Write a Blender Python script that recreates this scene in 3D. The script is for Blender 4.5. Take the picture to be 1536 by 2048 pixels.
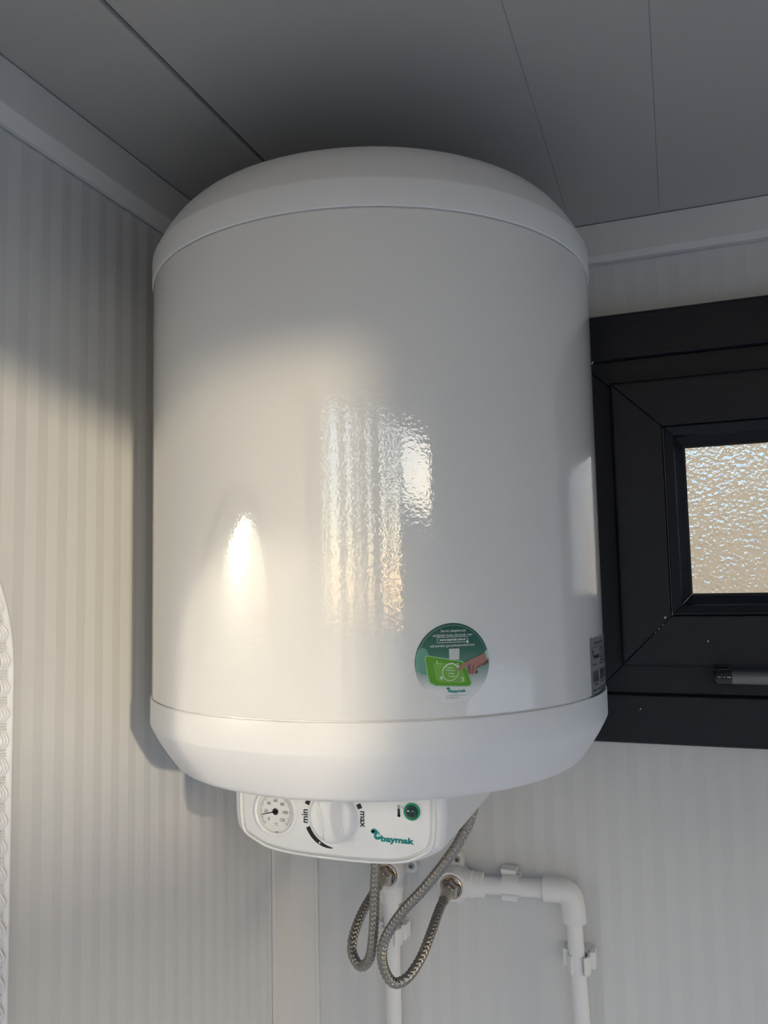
import bpy, bmesh, math, random
from mathutils import Matrix, Vector

random.seed(4)
PI = math.pi
scene = bpy.context.scene
for o in list(bpy.data.objects):
    bpy.data.objects.remove(o)
COL = scene.collection

# ------------------------------------------------------------------ camera
# world: room corner at the origin, X along the back wall, -Y into the room, Z up (metres)
CAM = Vector((0.5327, -1.0439, 1.85))
cam_data = bpy.data.cameras.new('camera')
cam_data.sensor_fit = 'HORIZONTAL'
cam_data.sensor_width = 36.0
cam_data.lens = 1592.7 / 1536 * 36.0
cam_data.clip_start = 0.02
cam = bpy.data.objects.new('camera', cam_data)
COL.objects.link(cam)
_r = Vector((0.93843216, 0.34484635, -0.02064153))
_u = Vector((0.0491413, -0.07410841, 0.99603869))
_f = Vector((-0.3419506, 0.93572909, 0.08649191))
M = Matrix.Identity(4)
for i in range(3):
    M[i][0], M[i][1], M[i][2], M[i][3] = _r[i], _u[i], -_f[i], CAM[i]
cam.matrix_world = M
scene.camera = cam

# ------------------------------------------------------------------ sky, sun, exposure
SUN_DIR = Vector((-1.10, 1.0, -0.185)).normalized()      # the way the low sun's light travels
world = bpy.data.worlds.new('world')
scene.world = world
world.use_nodes = True
wn = world.node_tree
wn.nodes.clear()
w_out = wn.nodes.new('ShaderNodeOutputWorld')
w_bg = wn.nodes.new('ShaderNodeBackground')
w_sky = wn.nodes.new('ShaderNodeTexSky')
w_sky.sky_type = 'NISHITA'
w_sky.sun_disc = False
w_sky.sun_elevation = math.radians(26.0)
w_sky.sun_rotation = math.atan2(-SUN_DIR.x, -SUN_DIR.y)
w_sky.air_density = 1.0
w_sky.dust_density = 0.5
w_bg.inputs['Strength'].default_value = 0.44
w_wb = wn.nodes.new('ShaderNodeMix')            # camera white balance
w_wb.data_type = 'RGBA'
w_wb.blend_type = 'MULTIPLY'
w_wb.inputs[0].default_value = 1.0
w_wb.inputs[7].default_value = (1.09, 0.985, 0.895, 1)
wn.links.new(w_sky.outputs[0], w_wb.inputs[6])
wn.links.new(w_wb.outputs[2], w_bg.inputs['Color'])
wn.links.new(w_bg.outputs[0], w_out.inputs['Surface'])

sun_data = bpy.data.lights.new('sun', 'SUN')
sun_data.energy = 1.75
sun_data.angle = math.radians(1.6)
sun_data.color = (1.0, 0.84, 0.59)
sun = bpy.data.objects.new('sun', sun_data)
COL.objects.link(sun)
sun.rotation_euler = SUN_DIR.to_track_quat('-Z', 'Y').to_euler()
sun.location = (4.5, -4.5, 3.0)

scene.view_settings.view_transform = 'Standard'
scene.view_settings.look = 'None'
scene.view_settings.gamma = 1.0
scene.view_settings.use_curve_mapping = False
scene.view_settings.exposure = 0.03
cy = scene.cycles
cy.use_denoising = True
cy.max_bounces = 7
cy.diffuse_bounces = 3
cy.glossy_bounces = 3
cy.transmission_bounces = 4
cy.caustics_reflective = True
cy.caustics_refractive = True
cy.blur_glossy = 0.0
cy.use_adaptive_sampling = True
cy.adaptive_threshold = 0.07
cy.sample_clamp_indirect = 150.0

# ------------------------------------------------------------------ materials
def mat(name, col, rough=0.5, metal=0.0, spec=0.5, coat=0.0, coat_rough=0.05,
        trans=0.0, ior=1.45, bump=None, vary=None):
    m = bpy.data.materials.new(name)
    m.use_nodes = True
    nt = m.node_tree
    b = nt.nodes['Principled BSDF']
    b.inputs['Base Color'].default_value = (*col, 1)
    b.inputs['Roughness'].default_value = rough
    b.inputs['Metallic'].default_value = metal
    b.inputs['Specular IOR Level'].default_value = spec
    b.inputs['Coat Weight'].default_value = coat
    b.inputs['Coat Roughness'].default_value = coat_rough
    b.inputs['Transmission Weight'].default_value = trans
    b.inputs['IOR'].default_value = ior
    tc = None
    if bump or vary:
        tc = nt.nodes.new('ShaderNodeTexCoord')
    if vary:                       # (scale, amount): slight colour mottling
        no = nt.nodes.new('ShaderNodeTexNoise')
        no.inputs['Scale'].default_value = vary[0]
        no.inputs['Detail'].default_value = 3
        mx = nt.nodes.new('ShaderNodeMix')
        mx.data_type = 'RGBA'
        k = vary[1]
        mx.inputs[6].default_value = (*[c * (1 - k) for c in col], 1)
        mx.inputs[7].default_value = (*[min(1, c * (1 + k)) for c in col], 1)
        nt.links.new(tc.outputs['Object'], no.inputs['Vector'])
        nt.links.new(no.outputs['Fac'], mx.inputs[0])
        nt.links.new(mx.outputs[2], b.inputs['Base Color'])
    if bump:                       # (scale, strength, distance, stretch)
        sc, st, di, stretch = bump
        mp = nt.nodes.new('ShaderNodeMapping')
        mp.inputs['Scale'].default_value = stretch
        no = nt.nodes.new('ShaderNodeTexNoise')
        no.inputs['Scale'].default_value = sc
        no.inputs['Detail'].default_value = 2
        bp = nt.nodes.new('ShaderNodeBump')
        bp.inputs['Strength'].default_value = st
        bp.inputs['Distance'].default_value = di
        nt.links.new(tc.outputs['Object'], mp.inputs['Vector'])
        nt.links.new(mp.outputs[0], no.inputs['Vector'])
        nt.links.new(no.outputs['Fac'], bp.inputs['Height'])
        nt.links.new(bp.outputs[0], b.inputs['Normal'])
        if coat:
            nt.links.new(bp.outputs[0], b.inputs['Coat Normal'])
    return m

ONE = (1, 1, 1)
MT = {
    'panel': mat('panel_paint', (0.68, 0.685, 0.68), 0.38, vary=(3, 0.015)),
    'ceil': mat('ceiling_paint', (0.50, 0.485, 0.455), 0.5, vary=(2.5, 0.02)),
    'trim': mat('trim_paint', (0.735, 0.725, 0.70), 0.4, vary=(8, 0.01)),
    'floor': mat('floor_vinyl', (0.68, 0.65, 0.60), 0.5, vary=(6, 0.06)),
    'tank': mat('enamel_white', (0.82, 0.815, 0.80), 0.30, coat=1.0, coat_rough=0.04,
                bump=(300, 0.13, 0.0007, ONE)),
    'cap': mat('cap_plastic', (0.82, 0.82, 0.82), 0.32),
    'box': mat('box_plastic', (0.84, 0.84, 0.83), 0.34),
    'plate': mat('faceplate_plastic', (0.86, 0.855, 0.84), 0.38),
    'knob': mat('knob_plastic', (0.84, 0.835, 0.82), 0.18, coat=0.5),
    'black': mat('black_print', (0.012, 0.012, 0.013), 0.4),
    'teal': mat('teal_print', (0.0, 0.235, 0.22), 0.4),
    'dial': mat('dial_white', (0.80, 0.80, 0.78), 0.3),
    'clear': mat('clear_plastic', (0.95, 0.95, 0.95), 0.06, trans=0.92, ior=1.3),
    'led': mat('green_lens', (0.0, 0.30, 0.145), 0.12, coat=1.0),
    'led_dark': mat('dark_green_lens', (0.0, 0.035, 0.018), 0.08, coat=1.0),
    'steel': mat('braided_steel', (0.36, 0.335, 0.30), 0.24, metal=1.0),
    'ferrule': mat('ferrule_steel', (0.42, 0.39, 0.35), 0.22, metal=1.0),
    'nickel': mat('nickel_brass', (0.55, 0.47, 0.39), 0.20, metal=1.0),
    'zinc': mat('zinc_screw', (0.45, 0.45, 0.46), 0.35, metal=1.0),
    'ppr': mat('white_pipe_plastic', (0.80, 0.80, 0.80), 0.36),
    'anthracite': mat('anthracite_woodgrain', (0.0090, 0.0108, 0.0170), 0.34, spec=0.36,
                      bump=(150, 0.55, 0.0009, (1, 1, 7))),
    'anthracite_h': mat('anthracite_woodgrain_across', (0.0090, 0.0108, 0.0170), 0.34, spec=0.36,
                        bump=(150, 0.55, 0.0009, (1, 1, 7))),
    'rubber': mat('black_gasket', (0.006, 0.006, 0.007), 0.6),
    'handle': mat('handle_grey', (0.20, 0.20, 0.205), 0.38, metal=0.6),
    'handle_black': mat('handle_black', (0.008, 0.008, 0.009), 0.12, coat=0.6),
    'fleck': mat('white_fleck', (0.7, 0.7, 0.68), 0.6),
    'weave': mat('white_weave_plastic', (0.80, 0.81, 0.83), 0.25),
    'mirror': mat('mirror_silver', (0.80, 0.85, 0.92), 0.19, metal=1.0),
    'silver': mat('silver_label', (0.30, 0.31, 0.32), 0.35, metal=0.35),
    'label_ink': mat('label_ink', (0.015, 0.017, 0.02), 0.5),
    'label_faded': mat('label_faded_ink', (0.10, 0.105, 0.11), 0.5),
    'p_white': mat('print_white', (0.85, 0.87, 0.86), 0.35),
    'p_dim': mat('print_dim_white', (0.45, 0.58, 0.53), 0.35),
    'p_grey': mat('print_grey', (0.25, 0.26, 0.27), 0.35),
    'p_pale': mat('print_pale_patch', (0.62, 0.66, 0.65), 0.35),
    'p_green': mat('print_green', (0.115, 0.36, 0.025), 0.35),
    'p_green2': mat('print_green_light', (0.20, 0.46, 0.07), 0.35),
    'p_glow': mat('print_green_glow', (0.33, 0.62, 0.40), 0.35),
    'p_skin': mat('print_skin', (0.42, 0.21, 0.165), 0.35),
    'p_skin_d': mat('print_skin_dark', (0.13, 0.06, 0.05), 0.35),
    'p_skin_m': mat('print_skin_mid', (0.27, 0.125, 0.10), 0.35),
    'p_sleeve': mat('print_sleeve', (0.42, 0.68, 0.64), 0.35),
    'p_mint': mat('print_mint', (0.13, 0.36, 0.27), 0.35),
    'ground': mat('outdoor_paving', (0.60, 0.60, 0.60), 0.8, vary=(2, 0.12)),
    'blocker': mat('blocker_dark', (0.06, 0.055, 0.05), 0.6, vary=(9, 0.15)),
    'render_tan': mat('tan_render', (0.34, 0.29, 0.215), 0.85, vary=(1.6, 0.25)),
}

# obscure cast glass of the little window
def glass_mat():
    m = bpy.data.materials.new('obscure_glass')
    m.use_nodes = True
    nt = m.node_tree
    b = nt.nodes['Principled BSDF']
    b.inputs['Base Color'].default_value = (0.97, 0.97, 0.95, 1)
    b.inputs['Transmission Weight'].default_value = 1.0
    b.inputs['Roughness'].default_value = 0.10
    b.inputs['IOR'].default_value = 1.5
    tc = nt.nodes.new('ShaderNodeTexCoord')
    vo = nt.nodes.new('ShaderNodeTexVoronoi')
    vo.feature = 'SMOOTH_F1'
    vo.inputs['Scale'].default_value = 210
    vo.inputs['Smoothness'].default_value = 0.7
    no = nt.nodes.new('ShaderNodeTexNoise')
    no.inputs['Scale'].default_value = 300
    no.inputs['Detail'].default_value = 1
    ad = nt.nodes.new('ShaderNodeMath')
    ad.operation = 'ADD'
    bp = nt.nodes.new('ShaderNodeBump')
    bp.inputs['Strength'].default_value = 1.0
    bp.inputs['Distance'].default_value = 0.0016
    nt.links.new(tc.outputs['Object'], vo.inputs['Vector'])
    nt.links.new(tc.outputs['Object'], no.inputs['Vector'])
    nt.links.new(vo.outputs['Distance'], ad.inputs[0])
    nt.links.new(no.outputs['Fac'], ad.inputs[1])
    nt.links.new(ad.outputs[0], bp.inputs['Height'])
    nt.links.new(bp.outputs[0], b.inputs['Normal'])
    return m
MT['glass'] = glass_mat()
MT['tank'].node_tree.nodes['Principled BSDF'].inputs['Coat IOR'].default_value = 1.85

# the sticker's printed ground: dark green above, fading through mint to white below (flat print)
def sticker_mat():
    m = bpy.data.materials.new('sticker_print')
    m.use_nodes = True
    nt = m.node_tree
    b = nt.nodes['Principled BSDF']
    b.inputs['Roughness'].default_value = 0.35
    uv = nt.nodes.new('ShaderNodeUVMap')
    uv.uv_map = 'UVMap'
    sp = nt.nodes.new('ShaderNodeSeparateXYZ')
    cr = nt.nodes.new('ShaderNodeValToRGB')
    e = cr.color_ramp.elements
    e[0].position, e[0].color = 0.0, (0.80, 0.80, 0.80, 1)
    e[1].position, e[1].color = 1.0, (0.006, 0.085, 0.065, 1)
    for pos, c in ((0.17, (0.78, 0.79, 0.78)), (0.33, (0.42, 0.50, 0.47)), (0.50, (0.12, 0.24, 0.19)),
                   (0.66, (0.035, 0.15, 0.105)), (0.82, (0.012, 0.105, 0.075))):
        k = e.new(pos)
        k.color = (*c, 1)
    nt.links.new(uv.outputs[0], sp.inputs[0])
    nt.links.new(sp.outputs['Y'], cr.inputs[0])
    nt.links.new(cr.outputs[0], b.inputs['Base Color'])
    return m
MT['sticker'] = sticker_mat()

# ------------------------------------------------------------------ mesh helpers
class MB:
    def __init__(self):
        self.v, self.f, self.mi = [], [], []

    def add(self, vs, fs, mi=0):
        n = len(self.v)
        self.v += [tuple(p) for p in vs]
        self.f += [tuple(i + n for i in f) for f in fs]
        self.mi += [mi] * len(fs)
        return self

    def box(self, x0, x1, y0, y1, z0, z1, mi=0):
        vs = [(x, y, z) for x in (x0, x1) for y in (y0, y1) for z in (z0, z1)]
        return self.add(vs, [(0, 1, 3, 2), (4, 6, 7, 5), (0, 4, 5, 1), (2, 3, 7, 6), (0, 2, 6, 4), (1, 5, 7, 3)], mi)

    def lathe(self, prof, origin, axis='z', n=48, mi=0, cap0=True, cap1=True, phase=0.0):
        """prof: (radius, height) along the axis; axis 'z' (up), '-y' (towards the room), 'x'"""
        ox, oy, oz = origin
        vs = []
        for r, h in prof:
            for k in range(n):
                a = 2 * PI * k / n + phase
                c, s = r * math.cos(a), r * math.sin(a)
                if axis == 'z':
                    vs.append((ox + c, oy + s, oz + h))
                elif axis == '-y':
                    vs.append((ox + c, oy - h, oz + s))
                else:
                    vs.append((ox + h, oy + c, oz + s))
        fs = []
        for j in range(len(prof) - 1):
            for k in range(n):
                k2 = (k + 1) % n
                fs.append((j * n + k, j * n + k2, (j + 1) * n + k2, (j + 1) * n + k))
        if cap0:
            fs.append(tuple(range(n - 1, -1, -1)))
        if cap1:
            fs.append(tuple((len(prof) - 1) * n + k for k in range(n)))
        if axis == '-y':
            pass
        return self.add(vs, fs, mi)

    def prism(self, poly, y0, y1, mi=0):
        """poly: (x, z) outline extruded between y0 and y1"""
        n = len(poly)
        vs = [(x, y0, z) for x, z in poly] + [(x, y1, z) for x, z in poly]
        fs = [tuple(range(n)), tuple(range(2 * n - 1, n - 1, -1))]
        fs += [(i, i + n, (i + 1) % n + n, (i + 1) % n) for i in range(n)]
        return self.add(vs, fs, mi)

    def tube(self, pts, rad, n=20, mi=0, caps=True):
        """pts: Vectors, rad: number or function(i, angle)"""
        pts = [Vector(p) for p in pts]
        m = len(pts)
        t0 = (pts[1] - pts[0]).normalized()
        ref = Vector((1, 0, 0)) if abs(t0.x) < 0.9 else Vector((0, 0, 1))
        nrm = (ref - t0 * ref.dot(t0)).normalized()
        vs = []
        for i, p in enumerate(pts):
            t = (pts[min(i + 1, m - 1)] - pts[max(i - 1, 0)]).normalized()
            nrm = (nrm - t * nrm.dot(t)).normalized()
            bi = t.cross(nrm)
            for k in range(n):
                a = 2 * PI * k / n
                r = rad(i, a) if callable(rad) else rad
                vs.append(p + nrm * (r * math.cos(a)) + bi * (r * math.sin(a)))
        fs = []
        for j in range(m - 1):
            for k in range(n):
                k2 = (k + 1) % n
                fs.append((j * n + k, j * n + k2, (j + 1) * n + k2, (j + 1) * n + k))
        if caps:
            fs.append(tuple(range(n - 1, -1, -1)))
            fs.append(tuple((m - 1) * n + k for k in range(n)))
        return self.add(vs, fs, mi)

    def build(self, name, mats, parent=None, smooth=None, bevel=None, flip=True):
        me = bpy.data.meshes.new(name)
        me.from_pydata(self.v, [], self.f)
        if flip:
            bm = bmesh.new()
            bm.from_mesh(me)
            bmesh.ops.recalc_face_normals(bm, faces=bm.faces)
            bm.to_mesh(me)
            bm.free()
        if not isinstance(mats, (list, tuple)):
            mats = [mats]
        for m in mats:
            me.materials.append(MT[m])
        if len(mats) > 1:
            me.polygons.foreach_set('material_index', self.mi)
        if smooth is not None:
            me.polygons.foreach_set('use_smooth', [True] * len(me.polygons))
            me.set_sharp_from_angle(angle=math.radians(smooth))
        me.update()
        o = bpy.data.objects.new(name, me)
        COL.objects.link(o)
        if bevel:
            md = o.modifiers.new('edge', 'BEVEL')
            md.width, md.segments = bevel
            md.limit_method = 'ANGLE'
            md.angle_limit = math.radians(35)
            md.harden_normals = False
        attach(o, parent)
        return o

def root_loc(o):
    v = Vector(o.location)
    while o.parent:
        o = o.parent
        v += Vector(o.location)
    return v

def attach(o, parent):
    if parent is not None:
        o.parent = parent
        o.matrix_parent_inverse = Matrix.Translation(-root_loc(parent)) if parent.type == 'EMPTY' else Matrix.Identity(4)

def empty(name, loc):
    o = bpy.data.objects.new(name, None)
    o.empty_display_size = 0.05
    o.location = loc
    COL.objects.link(o)
    bpy.context.view_layer.update()
    return o

def tag(o, label, cat, group=None):
    o['label'] = label
    o['category'] = cat
    if group:
        o['group'] = group
    return o

def structure(o, label=None):
    o['kind'] = 'structure'
    if label:
        o['label'] = label
    return o

def catmull(pts, step):
    pts = [Vector(p) for p in pts]
    P = [pts[0] * 2 - pts[1]] + pts + [pts[-1] * 2 - pts[-2]]
    raw = []
    for i in range(1, len(P) - 2):
        a, b, c, d = P[i - 1], P[i], P[i + 1], P[i + 2]
        for k in range(40):
            t = k / 40
            raw.append(0.5 * ((2 * b) + (c - a) * t + (2 * a - 5 * b + 4 * c - d) * t * t + (3 * b - a - 3 * c + d) * t ** 3))
    raw.append(pts[-1])
    out, acc = [raw[0]], 0.0
    for a, b in zip(raw, raw[1:]):
        L = (b - a).length
        pos = step - acc
        while pos <= L:
            out.append(a.lerp(b, pos / L))
            pos += step
        acc = (acc + L) % step if L > 0 else acc
    return out

# flat prints: shapes drawn in a plane and laid onto a surface by a mapping function
_text_cache = {}
def text2d(body, bold=0.0):
    key = (body, bold)
    if key in _text_cache:
        return _text_cache[key]
    cu = bpy.data.curves.new('lettering', 'FONT')
    cu.body = body
    cu.size = 1.0
    cu.offset = bold
    cu.resolution_u = 3
    cu.dimensions = '2D'
    cu.fill_mode = 'BOTH'
    ob = bpy.data.objects.new('lettering', cu)
    COL.objects.link(ob)
    dg = bpy.context.evaluated_depsgraph_get()
    me = bpy.data.meshes.new_from_object(ob.evaluated_get(dg))
    vs = [(v.co.x, v.co.y) for v in me.vertices]
    fs = [tuple(p.vertices) for p in me.polygons]
    bpy.data.meshes.remove(me)
    bpy.data.objects.remove(ob)
    bpy.data.curves.remove(cu)
    _text_cache[key] = (vs, fs)
    return vs, fs

class Flat:
    def __init__(self):
        self.v, self.f = [], []

    def add(self, vs, fs):
        n = len(self.v)
        self.v += [tuple(p) for p in vs]
        self.f += [tuple(i + n for i in f) for f in fs]
        return self

    def poly(self, pts):
        return self.add(pts, [tuple(range(len(pts)))])

    def disc(self, cx, cy, r, n=32, ry=None):
        ry = ry or r
        return self.poly([(cx + r * math.cos(2 * PI * k / n), cy + ry * math.sin(2 * PI * k / n)) for k in range(n)])

    def stroke(self, pts, w, closed=False):
        m = len(pts)
        L, R = [], []
        for i, p in enumerate(pts):
            a = pts[(i - 1) % m] if (closed or i > 0) else p
            b = pts[(i + 1) % m] if (closed or i < m - 1) else p
            dx, dy = b[0] - a[0], b[1] - a[1]
            l = math.hypot(dx, dy) or 1
            ww = (w[i] if isinstance(w, (list, tuple)) else w) / 2
            L.append((p[0] - dy / l * ww, p[1] + dx / l * ww))
            R.append((p[0] + dy / l * ww, p[1] - dx / l * ww))
        fs = [(i, i + m, (i + 1) % m + m, (i + 1) % m) for i in range(m if closed else m - 1)]
        return self.add(L + R, fs)

    def arc(self, cx, cy, r, a0, a1, w, n=24, ry=None):
        ry = ry or r
        pts = [(cx + r * math.cos(math.radians(a0 + (a1 - a0) * k / n)), cy + ry * math.sin(math.radians(a0 + (a1 - a0) * k / n))) for k in range(n + 1)]
        ws = w if not callable(w) else [w(k / n) for k in range(n + 1)]
        return self.stroke(pts, ws)

    def text(self, body, x, y, width=None, height=None, bold=0.0, align='c', rot=0.0):
        """width (and/or height of the whole string) in drawing units; x,y the anchor on the baseline"""
        vs, fs = text2d(body, bold)
        xs = [p[0] for p in vs]
        ys = [p[1] for p in vs]
        w, h = max(xs) - min(xs), max(ys) - min(ys)
        sx = (width / w) if width else (height / h)
        sy = (height / h) if height else sx
        off = {'c': (min(xs) + max(xs)) / 2, 'l': min(xs)}[align]
        c, s = math.cos(rot), math.sin(rot)
        out = []
        for px, py in vs:
            a, b = (px - off) * sx, py * sy
            out.append((x + a * c - b * s, y + a * s + b * c))
        return self.add(out, fs)

    def build(self, name, fn, material, parent, cut=None, uv=None):
        me = bpy.data.meshes.new(name)
        bm = bmesh.new()
        bv = [bm.verts.new((p[0], p[1], 0)) for p in self.v]
        for f in self.f:
            try:
                bm.faces.new([bv[i] for i in f])
            except ValueError:
                pass
        bmesh.ops.triangulate(bm, faces=bm.faces)
        if cut:
            for _ in range(5):
                es = [e for e in bm.edges if e.calc_length() > cut]
                if not es:
                    break
                bmesh.ops.subdivide_edges(bm, edges=es, cuts=1)
                bmesh.ops.triangulate(bm, faces=bm.faces)
        lay = bm.loops.layers.uv.new('UVMap') if uv else None
        if uv:
            for f in bm.faces:
                for l in f.loops:
                    l[lay].uv = uv(l.vert.co.x, l.vert.co.y)
        for f in bm.faces:
            if f.normal.z < 0:
                f.normal_flip()
        for v in bm.verts:
            v.co = Vector(fn(v.co.x, v.co.y))
        bm.to_mesh(me)
        bm.free()
        me.materials.append(MT[material])
        me.polygons.foreach_set('use_smooth', [True] * len(me.polygons))
        o = bpy.data.objects.new(name, me)
        COL.objects.link(o)
        attach(o, parent)
        return o

# ------------------------------------------------------------------ the room shell
CEIL = 2.306
RX, RY = 1.90, -1.80           # right wall, rear wall
BAND = 0.0130                  # width of one rib flank of the lined panels
DEP = 0.0009

# left wall: lined sandwich panel, shallow vertical ribs
mb = MB()
ys = []
k0 = int((RY + 0.5208) / BAND) - 1
y = -0.5208 + k0 * BAND
k = k0
cols = []
while y < 0.03:
    cols.append((min(max(y, RY), 0.03), -0.0050 if (k % 2) else -0.0050 - DEP))
    y += BAND
    k += 1
cols.append((0.03, -0.0055))
vs, fs = [], []
for yy, xx in cols:
    vs += [(xx, yy, 0.0), (xx, yy, CEIL)]
for i in range(len(cols) - 1):
    fs.append((2 * i, 2 * i + 2, 2 * i + 3, 2 * i + 1))
mb.add(vs, fs)
mb.box(-0.06, -0.010, RY - 0.05, 0.06, 0.0, CEIL)
structure(mb.build('wall_left', 'panel', flip=False), 'pale ribbed panel wall on the left')

# back wall with the opening for the window
HX0, HX1, HZ0, HZ1 = 0.3949, 1.0059, 1.672, 2.158
mb = MB()
x = -0.1099 + 0.53268 - 40 * BAND
k = 0
edges = [(-0.02, 0.0055)]
while x < RX + 0.02:
    if x > -0.015:
        edges.append((x, 0.0050 + (DEP if (k % 2) else 0.0)))
    x += BAND
    k += 1
edges.append((RX + 0.02, 0.0055))
# insert the opening's edges
def yat(xq):
    for (a, ya), (b, yb_) in zip(edges, edges[1:]):
        if a <= xq <= b:
            return ya + (yb_ - ya) * (xq - a) / max(b - a, 1e-9)
edges = sorted(edges + [(HX0, yat(HX0)), (HX1, yat(HX1))])
for (a, ya), (b, yb_) in zip(edges, edges[1:]):
    if b - a < 1e-6:
        continue
    spans = [(0.0, HZ0), (HZ1, CEIL)] if (a >= HX0 - 1e-6 and b <= HX1 + 1e-6) else [(0.0, CEIL)]
    for z0, z1 in spans:
        mb.add([(a, ya, z0), (b, yb_, z0), (b, yb_, z1), (a, ya, z1)], [(0, 1, 2, 3)])
for bx in ((-0.06, HX0, 0, CEIL), (HX1, RX + 0.06, 0, CEIL), (HX0, HX1, 0, HZ0), (HX0, HX1, HZ1, CEIL)):
    mb.box(bx[0], bx[1], 0.010, 0.060, bx[2], bx[3])
structure(mb.build('wall_back', 'panel', flip=False), 'pale ribbed panel wall behind the water heater')

mb = MB()
WY0, WY1, WZ0, WZ1 = -1.66, -0.20, 0.10, 1.62          # unseen opening, added to let sky light in low from the right
mb.box(RX, RX + 0.05, RY - 0.05, WY0, 0.0, CEIL)
mb.box(RX, RX + 0.05, WY1, 0.06, 0.0, CEIL)
mb.box(RX, RX + 0.05, WY0, WY1, 0.0, WZ0)
mb.box(RX, RX + 0.05, WY0, WY1, WZ1, CEIL)
structure(mb.build('wall_right', 'panel'), 'pale panel wall on the right, out of the picture')

# rear wall with the wide doorway that lets the low sun in
mb = MB()
DX0, DX1, DZ = 0.12, 1.82, 2.285
mb.box(-0.06, DX0, RY - 0.05, RY, 0.0, CEIL)
mb.box(DX1, RX + 0.05, RY - 0.05, RY, 0.0, CEIL)
mb.box(DX0, DX1, RY - 0.05, RY, DZ, CEIL)
structure(mb.build('wall_rear', 'panel'), 'pale panel wall with a wide doorway behind the camera')

mb = MB()
mb.box(-0.06, RX + 0.05, RY - 0.05, 0.06, -0.08, 0.0)
structure(mb.build('floor', 'floor'), 'pale floor of the small room')

# ceiling: long panels running towards the back wall, joints between them
mb = MB()
mb.box(-0.06, RX + 0.05, RY - 0.05, 0.06, CEIL + 0.012, CEIL + 0.06)
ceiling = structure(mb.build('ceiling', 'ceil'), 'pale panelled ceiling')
joints = [-0.03, 0.1330, 0.4240, 0.5335, 0.8245, 0.934, 1.225, 1.3345, 1.6255, RX + 0.02]
for i, (a, b) in enumerate(zip(joints, joints[1:])):
    wide = 0.0014 if i in (0, 1) else 0.0005
    g0 = 0.0014 if i == 1 else 0.0004
    g1 = 0.0014 if i == 0 else 0.0004
    mb = MB()
    if i == 0:      # this panel has a lowered lip along its joint
        prof = [(a, CEIL), (0.1035, CEIL), (0.1050, CEIL - 0.0006), (b - 0.0060, CEIL - 0.0009), (b - 0.0020, CEIL - 0.0006), (b - g1, CEIL + 0.0025)]
    else:
        e0, e1 = (0.0012, 0.0025) if i == 1 else (0.0005, 0.0003), 0
        prof = [(a + (g0 if i == 1 else 0.00012), CEIL + e0[1]), (a + g0 + e0[0], CEIL), (b - 0.0007, CEIL), (b - 0.00012, CEIL + 0.0003)]
    top = CEIL + 0.0118
    poly = prof + [(prof[-1][0], top), (prof[0][0], top)]
    mb.prism(poly, RY, 0.012)
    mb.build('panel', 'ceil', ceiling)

# angle trims: along the ceiling on both walls, and up the corner
def trim(name, prof, run, along):
    mb = MB()
    n = len(prof)
    a, b = run
    vs = []
    for t in (a, b):
        for d, h in prof:      # d: distance out from the wall, h: height
            vs.append((d, t, h) if along == 'y' else (t, -d, h))
    fs = [tuple(range(n)), tuple(range(2 * n - 1, n - 1, -1))]
    fs += [(i, i + n, (i + 1) % n + n, (i + 1) % n) for i in range(n)]
    mb.add(vs, fs)
    return structure(mb.build(name, 'trim', bevel=(0.0012, 2)))
PT = [(-0.0045, 2.2535), (0.0035, 2.2525), (0.0120, 2.2635), (0.0122, CEIL - 0.0008), (0.0, CEIL - 0.0008), (-0.0045, CEIL - 0.0008)]
trim('trim_1', PT, (RY, 0.004), 'y')
PT2 = [(-0.0045, 2.2555), (0.0085, 2.2550), (0.0112, 2.2630), (0.0122, CEIL - 0.0008), (0.0, CEIL - 0.0008), (-0.0045, CEIL - 0.0008)]
trim('trim_2', PT2, (0.0125, RX), 'x')
mb = MB()
corner = [(-0.0048, -0.0475), (0.0, -0.0475), (0.0004, -0.0440), (0.0, -0.0400), (0.0, 0.0), (0.0360, 0.0), (0.0385, -0.0008), (0.0405, 0.0), (0.0405, 0.0048), (-0.0048, 0.0048)]
n = len(corner)
vs = [(a, b, z) for z in (0.0, 2.2555) for a, b in corner]
mb.add(vs, [tuple(range(n)), tuple(range(2 * n - 1, n - 1, -1))] + [(i, i + n, (i + 1) % n + n, (i + 1) % n) for i in range(n)])
structure(mb.build('trim_3', 'trim'))

# ------------------------------------------------------------------ outdoors (garden wall seen through the obscure glass, plus added blockers that shape the light)
mb = MB()
mb.box(-30, 30, -30, 30, -0.30, -0.12)
structure(mb.build('ground', 'ground'))
mb = MB()
mb.box(-8, 10, 4.2, 4.5, -0.12, 3.1)
structure(mb.build('wall_garden', 'render_tan'))
mb = MB()
mb.box(3.40, 7.5, -5.15, -5.00, -0.12, 2.47)
structure(mb.build('sun_cutoff_wall', 'render_tan'))  # added out of view to cut the sun off low on the left wall
mb = MB()
mb.box(5.90, 9.0, -5.35, -5.2, -0.12, 4.2)
structure(mb.build('sun_blocker_wall', 'blocker'))  # unseen, added to keep the sun out of the right wall's opening
mb = MB()
mb.box(-9.0, -0.42, -5.60, -5.20, -0.12, 3.9)
structure(mb.build('sky_blocker_wall', 'blocker'))  # added dark block that hides the low sky from the doorway
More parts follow.
